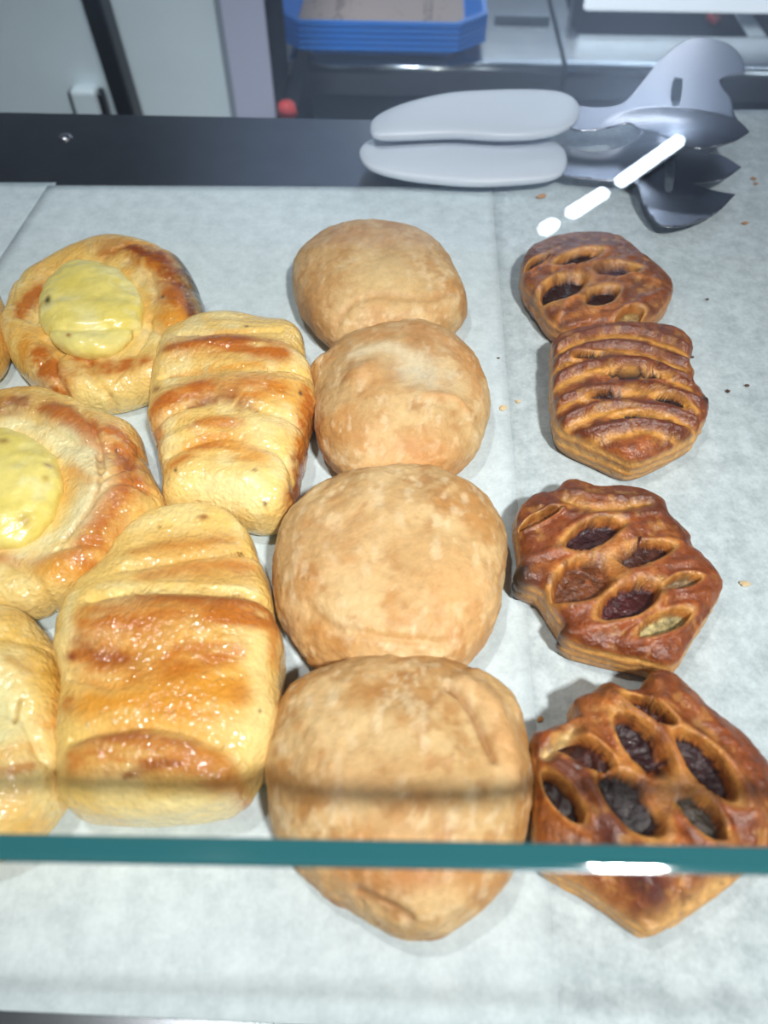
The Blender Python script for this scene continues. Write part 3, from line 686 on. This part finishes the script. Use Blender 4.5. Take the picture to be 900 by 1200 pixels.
lattice([(621, 873), (636, 866), (668, 852), (667, 832), (690, 820), (709, 810), (728, 820), (747, 818), (754, 800), (776, 796), (797, 813), (831, 845), (866, 873), (897, 911), (907, 950), (896, 995), (872, 1022), (814, 1066), (762, 1096), (742, 1090), (686, 1052), (632, 1018), (624, 973), (622, 918)],
        (760, 945), 0.032,
        [((722, 850), (776, 914), 15, (52, 30, 34)), ((791, 869), (850, 938), 15, (50, 28, 32)), ((703, 914), (766, 978), 19, (40, 30, 32)), ((640, 912), (675, 965), 9, (44, 30, 30)),
         ((730, 822), (782, 854), 9, (70, 34, 28)), ((790, 932), (838, 985), 12, (60, 52, 44)), ((655, 872), (712, 905), 11, (70, 34, 28))],
        [([(668, 838), (710, 905), (760, 960), (790, 1010)], 13, 0.003, (186, 114, 54), 0.5), ([(709, 820), (770, 870), (800, 940), (850, 1000)], 12, 0.003, (190, 118, 54), 0.5),
         ([(765, 805), (790, 860), (850, 900), (880, 960)], 12, 0.003, (180, 108, 50), 0.5), ([(628, 880), (680, 925), (720, 985), (750, 1040)], 14, 0.003, (120, 62, 36), 0.7),
         ([(800, 820), (850, 870), (895, 930)], 12, 0.0015, D1, 0.6), ([(650, 1040), (705, 1072), (755, 1096), (825, 1062), (880, 1018)], 24, -0.005, None, 0), ([(690, 965), (738, 1020), (758, 1048)], 17, 0.004, None, 0),
         ([(795, 990), (812, 1022)], 10, 0.003, None, 0), ([(640, 888), (672, 858)], 10, -0.006, None, 0)],
        [([(800, 1000), (815, 1025)], 12, (150, 84, 48), 0.8), ([(650, 1035), (700, 1068), (755, 1092), (820, 1060), (875, 1015)], 15, (226, 176, 106), 0.9), ([(640, 886), (670, 860)], 8, (220, 190, 130), 0.9), ([(672, 905), (690, 890)], 7, (60, 30, 24), 0.9),
         ([(700, 975), (738, 1020), (762, 1050)], 19, (92, 46, 40), 0.95),
         ([(640, 1010), (700, 1050)], 10, (206, 150, 84), 0.7)],
        204, 'largest lattice pastry with open diagonal strips, nearest the front glass', N=420, depth=0.008)

# ------------------------------------------------------------------ crumbs
CR_M = mat('crumb', (0.50, 0.24, 0.08), 0.7); CR_D = mat('dark_crumb', (0.10, 0.05, 0.03), 0.7); CR_L = mat('pale_crumb', (0.72, 0.55, 0.32), 0.7)
def crumb(px, py, rx, ry, m, label, ang=0):
    x, y, _ = at(px, py, 0); s = np.linalg.norm(np.array(at(px + 1, py, 0)) - np.array((x, y, 0)))
    bm = bmesh.new(); bmesh.ops.create_icosphere(bm, subdivisions=2, radius=1)
    for v in bm.verts: v.co *= 1 + 0.25 * random.uniform(-1, 1)
    zz = max(0.0005, min(rx, ry) * s * 0.6)
    bmesh.ops.scale(bm, vec=(rx * s, ry * s * 1.2, zz), verts=bm.verts)
    bmesh.ops.rotate(bm, cent=(0, 0, 0), matrix=Matrix.Rotation(R(ang), 3, 'Z'), verts=bm.verts)
    o = bm_obj('crumb', bm, m); o.location = (x, y, zz * 0.8)
    tag(o, label, 'crumb', 'crumbs on the parchment')
for a in ((634, 231, 7, 3, CR_M, 'reddish brown crumb just below the tong handles', 20), (883, 210, 3.2, 2, CR_M, 'brown crumb right of the tong teeth', 0), (886, 216, 2.5, 1.5, CR_M, 'tiny crumb just below the brown one right of the tong teeth', 0),
          (873, 262, 5, 1.8, CR_M, 'flat tan crumb at the right below the tongs', 10), (590, 479, 5, 3.2, CR_L, 'golden flake beside the dimpled plain bun', 20), (607, 471, 3, 2, CR_L, 'smaller golden flake right of the dimpled bun', 0),
          (811, 419, 2.2, 1.6, CR_D, 'dark speck at the upper right corner of the stripped pastry', 0), (853, 459, 2.6, 2.2, CR_D, 'dark speck right of the stripped pastry, left of a pair', 0), (875, 452, 2.8, 1.8, CR_D, 'dark speck right of the stripped pastry, right of a pair', 0),
          (873, 685, 6.5, 3.2, CR_L, 'pale flake right of the charred-corner lattice pastry', 0), (633, 843, 4.5, 2.5, CR_M, 'small brown crumb beside the largest plain bun', 30), (829, 351, 1.8, 1.5, CR_D, 'tiny dark speck right of the furthest lattice pastry', 0),
          (584, 420, 1.8, 1.0, CR_D, 'tiny dark speck on the paper seam', 0), (842, 240, 2, 1.2, CR_M, 'tiny crumb beneath the lowest tong tooth', 0)):
    crumb(*a)

# ------------------------------------------------------------------ tongs
def plate(name, outline, holes, zf, thick, m, parent, z0):
    """thin pressed sheet with exact outline, cut finely and shaped by zf(x, y)"""
    bm = bmesh.new()
    P0 = [np.array(at(*p, z0)[:2]) for p in outline]
    for loop in [P0] + [[np.array(at(*p, z0)[:2]) for p in h] for h in holes]:
        v = [bm.verts.new((p[0], p[1], 0)) for p in loop]
        for i in range(len(v)): bm.edges.new((v[i], v[(i + 1) % len(v)]))
    bmesh.ops.triangle_fill(bm, use_beauty=True, use_dissolve=False, edges=list(bm.edges))
    A = np.array(P0); lo, hi = A.min(0), A.max(0)
    for ax in (0, 1):
        k = lo[ax] + 0.003
        while k < hi[ax]:
            co = [0, 0, 0]; no = [0, 0, 0]; co[ax] = k; no[ax] = 1
            bmesh.ops.bisect_plane(bm, geom=list(bm.verts) + list(bm.edges) + list(bm.faces), plane_co=co, plane_no=no); k += 0.003
    for v in bm.verts: v.co.z = zf(v.co.x, v.co.y)
    bmesh.ops.recalc_face_normals(bm, faces=bm.faces)
    o = bm_obj(name, bm, m, parent, True)
    s = o.modifiers.new('thickness', 'SOLIDIFY'); s.thickness = thick; s.offset = 0
    return o
tx, ty, _ = at(640, 180, 0.0)
tongs = empty('serving_tongs', (tx, ty, 0.0))
tag(tongs, 'steel serving tongs with two white plastic handles, lying across the back of the shelf', 'tongs')
def arm(hpts, hc, hz, blade, sharp, slot, bz, cup, label):
    a = Dough(hpts, hc, 0.016, zeq=0.008, N=90, flat=0.6, side=0.62, under=89, smooth=1, seed=5, correct=False, z0=hz)
    a.base((150, 160, 170)); 
    o = a.build('handle', M_HANDLE, tongs); o['label'] = label
    cx, cy, _ = at(800, 160 if bz > 0.03 else 205, bz)
    x0 = at(670, 180, bz)[0]
    def zf(x, y):
        t = min(max((x - x0) / 0.09, 0), 1)
        r2 = ((x - cx) / 0.06) ** 2 + ((y - cy) / 0.05) ** 2
        return bz + cup * (1 - min(r2, 1.6)) * t + (1 - t) * (hz + 0.008 - bz)
    plate('blade', smooth_closed(blade, 4, sharp), [slot] if slot else [], zf, 0.0014, M_TONG, tongs, bz)
arm([(421, 182), (428, 170), (450, 162), (490, 159), (540, 158), (590, 159), (630, 163), (655, 172), (664, 186), (661, 202), (645, 211), (610, 215), (560, 217), (510, 214), (465, 208), (432, 198)], (543, 187), 0.004,
    [(655, 172), (690, 178), (722, 174), (745, 162), (762, 142), (790, 130), (830, 140), (840, 172), (822, 182), (845, 183), (868, 197), (845, 214), (812, 219), (835, 226), (861, 229), (840, 248), (805, 262), (775, 263), (755, 240), (742, 215), (700, 211), (655, 203)],
    (10, 8, 14, 12), smooth_closed([(779, 192), (784, 188), (789, 192), (788, 222), (783, 227), (778, 222)], 3), 0.012, 0.003, 'nearer white plastic handle')
arm([(434, 152), (440, 140), (470, 126), (520, 114), (570, 110), (625, 109), (660, 112), (676, 122), (679, 136), (668, 150), (640, 160), (590, 163), (530, 160), (470, 162), (440, 162)], (555, 138), 0.022,
    [(668, 118), (700, 120), (730, 116), (752, 94), (775, 66), (800, 46), (825, 40), (855, 48), (872, 66), (874, 82), (845, 90), (858, 112), (862, 130), (878, 155), (858, 170), (820, 180), (790, 172), (765, 160), (748, 152), (735, 143), (700, 146), (668, 142)],
    (9, 13), smooth_closed([(790, 92), (796, 88), (801, 92), (798, 116), (793, 120), (788, 116)], 3), 0.036, 0.006, 'further white plastic handle')

# ------------------------------------------------------------------ kitchen behind
# left: white cabinet with sliding doors
YC = 1.30
def atY(px, py, Y):
    d = _M @ Vector(((px - 450) / FPX, -(py - 600) / FPX, -1)); t = Y / d.y
    return (d.x * t, Y, CAM_H + d.z * t)
cab = empty('white_cabinet', (-0.7, YC + 0.2, -0.95))
tag(cab, 'pale white cabinet with dark metal door post behind the shelf at left', 'cabinet')
xs = atY(266, 70, YC)[0]; xl = atY(315, 40, YC)[0]; xp = atY(133, 70, YC)[0]
box('body', -1.7, xl, YC + 0.02, YC + 0.14, -0.95, 0.15, M_WHITE, cab)
box('door', -1.65, xp, YC, YC + 0.019, -0.9, 0.14, M_WHITE, cab, 0.004)
box('door', xp + 0.003, xs - 0.006, YC, YC + 0.019, -0.9, 0.14, M_WHITE, cab, 0.004)
o = box('side_panel', xs + 0.004, xl, YC - 0.01, YC + 0.019, -0.94, 0.145, M_LAV, cab, 0.003); o['label'] = 'lavender-grey panel'
box('side_edge', xl + 0.0005, xl + 0.0035, YC - 0.01, YC + 0.14, -0.94, 0.145, M_BLACK, cab)
p0, p1 = atY(108, 0, YC - 0.03), atY(150, 137, YC - 0.03)
bm = bmesh.new(); 
def tilt_bar(bm, xa, za, xb, zb, w, y0, y1):
    k = (xb - xa) / (zb - za)
    vs = []
    for z in (0.13, -0.7):
        xc = xa + k * (z - za)
        for y in (y0, y1):
            for s in (-1, 1): vs.append(bm.verts.new((xc + s * w / 2, y, z)))
    for f in ((0, 1, 3, 2), (4, 6, 7, 5), (0, 4, 5, 1), (2, 3, 7, 6), (0, 2, 6, 4), (1, 5, 7, 3)): bm.faces.new([vs[i] for i in f])
tilt_bar(bm, p0[0], p0[2], p1[0], p1[2], 0.030, YC - 0.035, YC)
tilt_bar(bm, p0[0] + 0.012, p0[2], p1[0] + 0.012, p1[2], 0.004, YC - 0.040, YC - 0.034)
bm_obj('door_post', bm, M_POST, cab)
hA = atY(95, 106, YC - 0.03)
o = box('pull_tab', hA[0] - 0.022, hA[0] + 0.022, YC - 0.03, YC, -0.5, hA[2], M_WHITE, cab, 0.008)
box('pull_tab_rim', hA[0] - 0.028, hA[0] + 0.028, YC - 0.024, YC - 0.001, -0.5, hA[2] - 0.006, M_POST, cab, 0.004)
bm = bmesh.new(); box_bm(bm, xs - 0.006, xs + 0.004, YC - 0.004, YC + 0.018, -0.9, 0.14); o = bm_obj('door_seal', bm, mat('grey_rubber', (0.25, 0.29, 0.33), 0.6), cab)

# steel counter carrying the trays
ZK = -0.22
def xyz(px, py, z=ZK): return at(px, py, z)
counter = empty('steel_counter', (0.05, 1.45, -0.95))
tag(counter, 'stainless steel counter with rolled front edge under the blue trays', 'counter')
ylip = xyz(500, 76)[1]; xL = xyz(322, 60)[0]; xJ = xyz(662, 76)[0]
box('body', xL + 0.01, xJ - 0.004, ylip + 0.06, ylip + 0.7, -0.93, ZK - 0.05, M_STEELD, counter)
def lip_top(x0, x1, y0, y1, m, parent, z=ZK):
    """worktop whose front edge rolls over: swept profile"""
    rr_ = 0.013
    prof = [(y1, z), (y0 + 0.030, z)] + [(y0 + rr_ + rr_ * math.cos(R(t)), z - rr_ + rr_ * math.sin(R(t))) for t in range(60, 196, 15)] + [(y0 + 0.004, z - 0.055), (y0 + 0.012, z - 0.058), (y1, z - 0.058)]
    bm = bmesh.new(); a = [bm.verts.new((x0, y, q)) for y, q in prof]; b = [bm.verts.new((x1, y, q)) for y, q in prof]
    n = len(prof)
    for i in range(n): bm.faces.new((a[i], a[(i + 1) % n], b[(i + 1) % n], b[i]))
    bm.faces.new(a); bm.faces.new(b)
    bm.faces.ensure_lookup_table()
    for k in range(3, 11): bm.faces[k].smooth = True
    return bm_obj('worktop', bm, m, parent)
lip_top(xL + 0.03, xJ - 0.004, ylip, ylip + 0.7, M_STEEL, counter)
box('apron', xL, xJ - 0.006, ylip + 0.022, ylip + 0.05, -0.6, ZK - 0.060, M_STEELD, counter, 0.002)
box('end_panel', xl + 0.006, xl + 0.034, YC - 0.06, ylip + 0.7, -0.93, ZK + 0.002, M_BLACK, counter, 0.002)
box('back_ledge', xyz(580, 30)[0], xJ - 0.01, xyz(500, 30)[1] + 0.02, xyz(500, 30)[1] + 0.035, ZK, ZK + 0.012, M_STEEL, counter, 0.002)
xq = xyz(315, 124, ZK)[0]
# grill unit on the right
unit = empty('steel_cooking_unit', (0.8, 1.45, -0.95))
tag(unit, 'stainless steel cooking unit with dark recess, right of the counter joint, behind the tongs', 'kitchen unit')
xR = 1.6
lip_top(xJ + 0.004, xR, ylip, xyz(760, 42)[1], M_STEEL, unit)
box('body', xJ + 0.006, xR, ylip + 0.06, ylip + 0.7, -0.93, ZK - 0.07, M_STEELD, unit)
yr = xyz(760, 42)[1]
box('recess_floor', xJ + 0.03, xR, yr + 0.001, yr + 0.40, ZK - 0.06, ZK - 0.052, M_BLACK, unit)
box('side_rail', xJ + 0.004, xJ + 0.035, yr, yr + 0.4, ZK - 0.05, ZK, M_STEEL, unit, 0.002)
xr = xyz(872, 35)[0]
box('divider_rail', xr, xr + 0.035, yr, yr + 0.4, ZK - 0.05, ZK + 0.001, M_STEEL, unit, 0.002)
box('burner_bar', xyz(760, 22)[0], xyz(790, 22)[0], xyz(760, 22)[1], xyz(760, 22)[1] + 0.012, ZK - 0.05, ZK - 0.035, M_STEEL, unit, 0.002)
box('burner_bar', xyz(810, 22)[0], xyz(838, 22)[0], xyz(760, 22)[1], xyz(760, 22)[1] + 0.012, ZK - 0.05, ZK - 0.035, M_STEEL, unit, 0.002)
box('apron', xJ + 0.004, xR, ylip + 0.022, ylip + 0.05, -0.6, ZK - 0.060, M_STEELD, unit, 0.002)
# lit strip lamp over the recess
lp = empty('strip_lamp', (xyz(790, 5)[0], xyz(790, 5)[1], ZK))
tag(lp, 'bright white strip lamp at the top right above the cooking unit', 'lamp')
x0, y0, _ = at(686, 0, ZK + 0.04); x1 = x0 + 0.7
M_LED = mat('led_white', (0.9, 0.95, 1), 0.4, emit=((0.80, 0.90, 1.0), 1.1))
box('lamp_tube', x0, x1, y0, y0 + 0.05, ZK + 0.02, ZK + 0.055, M_LED, lp, 0.008)
box('end_bracket', x0 - 0.02, x0, y0 + 0.005, y0 + 0.045, ZK - 0.0, ZK + 0.05, M_STEELD, lp, 0.003)
# red things
def ring(name, c, R0, r, m, label, cat):
    bm = bmesh.new(); n1, n2 = 32, 12; vs = []
    for i in range(n1):
        a = 2 * math.pi * i / n1
        vs.append([bm.verts.new(((R0 + r * math.cos(2 * math.pi * j / n2)) * math.cos(a), (R0 + r * math.cos(2 * math.pi * j / n2)) * math.sin(a), r * math.sin(2 * math.pi * j / n2))) for j in range(n2)])
    for i in range(n1):
        for j in range(n2): bm.faces.new((vs[i][j], vs[(i + 1) % n1][j], vs[(i + 1) % n1][(j + 1) % n2], vs[i][(j + 1) % n2]))
    o = bm_obj(name, bm, m, None, True); o.location = c; return tag(o, label, cat)
c = at(845, 21, ZK - 0.046); ring('red_ring', (c[0], c[1], ZK - 0.046), 0.024, 0.007, M_RED, 'small red plastic ring under the strip lamp at top right', 'plastic ring')
c = at(315, 124, ZK + 0.02)
bm = bmesh.new(); bmesh.ops.create_cone(bm, cap_ends=True, segments=24, radius1=0.017, radius2=0.013, depth=0.022)
bmesh.ops.bevel(bm, geom=list(bm.edges), offset=0.003, segments=2, affect='EDGES')
o = bm_obj('bottle_cap', bm, M_RED, None, True); o.location = (xl + 0.022, YC - 0.03, ZK + 0.0135)
tag(o, 'red plastic bottle cap at the dark end of the steel counter, beside the white cabinet', 'bottle cap')

# blue trays
def tray_pts(w2, d2, ch): return [(-w2 + ch, -d2), (w2 - ch, -d2), (w2, -d2 + ch), (w2, d2 - ch), (w2 - ch, d2), (-w2 + ch, d2), (-w2, d2 - ch), (-w2, -d2 + ch)]
def tray_mesh():
    bm = bmesh.new(); loops = []
    for (w2, d2, ch, z) in ((0.150, 0.115, 0.035, 0), (0.176, 0.141, 0.046, 0.026), (0.183, 0.148, 0.048, 0.027), (0.183, 0.148, 0.048, 0.0225), (0.178, 0.143, 0.0465, 0.0225),
                            ):
        loops.append([bm.verts.new((x, y, z)) for x, y in tray_pts(w2, d2, ch)])
    bm.faces.new(loops[0])
    for a, b in zip(loops[:-1], loops[1:]):
        for i in range(8): bm.faces.new((a[i], a[(i + 1) % 8], b[(i + 1) % 8], b[i]))
    bmesh.ops.recalc_face_normals(bm, faces=bm.faces)
    me = bpy.data.meshes.new('tray'); bm.to_mesh(me); bm.free(); me.materials.append(M_BLUE); return me
tm = tray_mesh(); ST = 0.0095; NT = 5
zt = ZK + ST * (NT - 1) + 0.027
fL, fR = at(350, 27, zt), at(538, 27, zt)
cxx = (fL[0] + fR[0]) / 2; sc = (fR[0] - fL[0]) / (2 * (0.183 - 0.048)); cyy = fL[1] + 0.148 * sc
words = ['lowest blue plastic tray of the stack on the steel counter', 'second lowest blue tray of the stack on the steel counter', 'middle blue tray of the stack on the steel counter',
         'blue tray just beneath the top one of the stack', 'top blue plastic tray of the stack, holding a printed paper liner']
for k in range(NT):
    o = bpy.data.objects.new('serving_tray', tm); COL.objects.link(o); o.location = (cxx, cyy, ZK + k * ST + 0.0024); o.scale = (sc, sc, 1)
    sl = o.modifiers.new('thickness', 'SOLIDIFY'); sl.thickness = 0.0018; sl.offset = 1
    tag(o, words[k], 'tray', 'stacked blue trays')
lz = ZK + (NT - 1) * ST + 0.0045
rr = random.Random(3)
bm = bmesh.new()
pts = [(cxx + x * sc, cyy + y * sc) for x, y in tray_pts(0.147, 0.112, 0.03)]
va = [bm.verts.new((p[0], p[1], lz)) for p in pts]; vb = [bm.verts.new((p[0], p[1], lz + 0.0008)) for p in pts]
bm.faces.new(va[::-1]); bm.faces.new(vb)
for i in range(8): bm.faces.new((va[i], va[(i + 1) % 8], vb[(i + 1) % 8], vb[i]))
n0 = len(bm.faces)
def mark(xx, yy_, w_, h_): box_bm(bm, cxx + xx * sc, cxx + (xx + w_) * sc, cyy + yy_ * sc, cyy + (yy_ + h_) * sc, lz + 0.0008, lz + 0.0011)
for col_x in (-0.085, 0.075):
    for i in range(26):
        for j in range(3):
            if rr.random() < 0.75: mark(col_x + j * 0.006 + rr.uniform(-.001, .001), -0.105 + i * 0.008, 0.0035, rr.uniform(.003, .006))
for k in range(60): mark(rr.choice([-0.12, -0.05, 0.03, 0.11]) + rr.uniform(-.012, .012), rr.uniform(-.105, .1), rr.uniform(.002, .006), 0.002)
bm.faces.ensure_lookup_table()
for f in list(bm.faces)[n0:]: f.material_index = 1
bmesh.ops.translate(bm, vec=(-cxx, -cyy, -lz), verts=bm.verts)
liner = bm_obj('tray_liner', bm, M_LINER); liner.location = (cxx, cyy, lz); liner.data.materials.append(M_INK)
tag(liner, 'tan printed paper liner inside the top blue tray', 'paper liner')

# ------------------------------------------------------------------ ceiling tube lamps seen mirrored in the glass top
def mirror_pt(px, py, Z):
    d = _M @ Vector(((px - 450) / FPX, -(py - 600) / FPX, -1)); t = (GZ - CAM_H) / d.z
    p = Vector((0, 0, CAM_H)) + d * t; d.z = -d.z
    return p + d * ((Z - p.z) / d.z)
M_TUBE = mat('tube_light', (0.9, 0.95, 1), 0.4, emit=((0.74, 0.86, 1.0), 50.0))
for k, (a, b) in enumerate((((796, 165), (726, 214)), ((708, 226), (668, 251)), ((650, 262), (636, 271)))):
    A, B = mirror_pt(*a, 1.40), mirror_pt(*b, 1.40); mid = (A + B) / 2; L = (B - A).length
    root = empty('tube_lamp', mid); ang = math.atan2(B.y - A.y, B.x - A.x)
    tag(root, ['longest ceiling tube lamp mirrored in the glass over the tongs', 'middle ceiling tube lamp mirrored in the glass below the tongs', 'shortest ceiling tube lamp mirrored in the glass near the paper seam'][k], 'lamp', 'ceiling tube lamps')
    for nm, w_, z0_, z1_, m_ in (('tube', 0.035, -0.015, 0.01, M_TUBE), ('housing', 0.05, 0.011, 0.05, M_WHITE), ('hanger', 0.012, 0.05, 0.55, M_WHITE)):
        bm = bmesh.new(); l_ = 0.012 if nm == 'hanger' else L; box_bm(bm, -l_ / 2, l_ / 2, -w_ / 2, w_ / 2, z0_, z1_, 0.004)
        o = bm_obj(nm, bm, m_); o.parent = root; o.rotation_euler = (0, 0, ang)
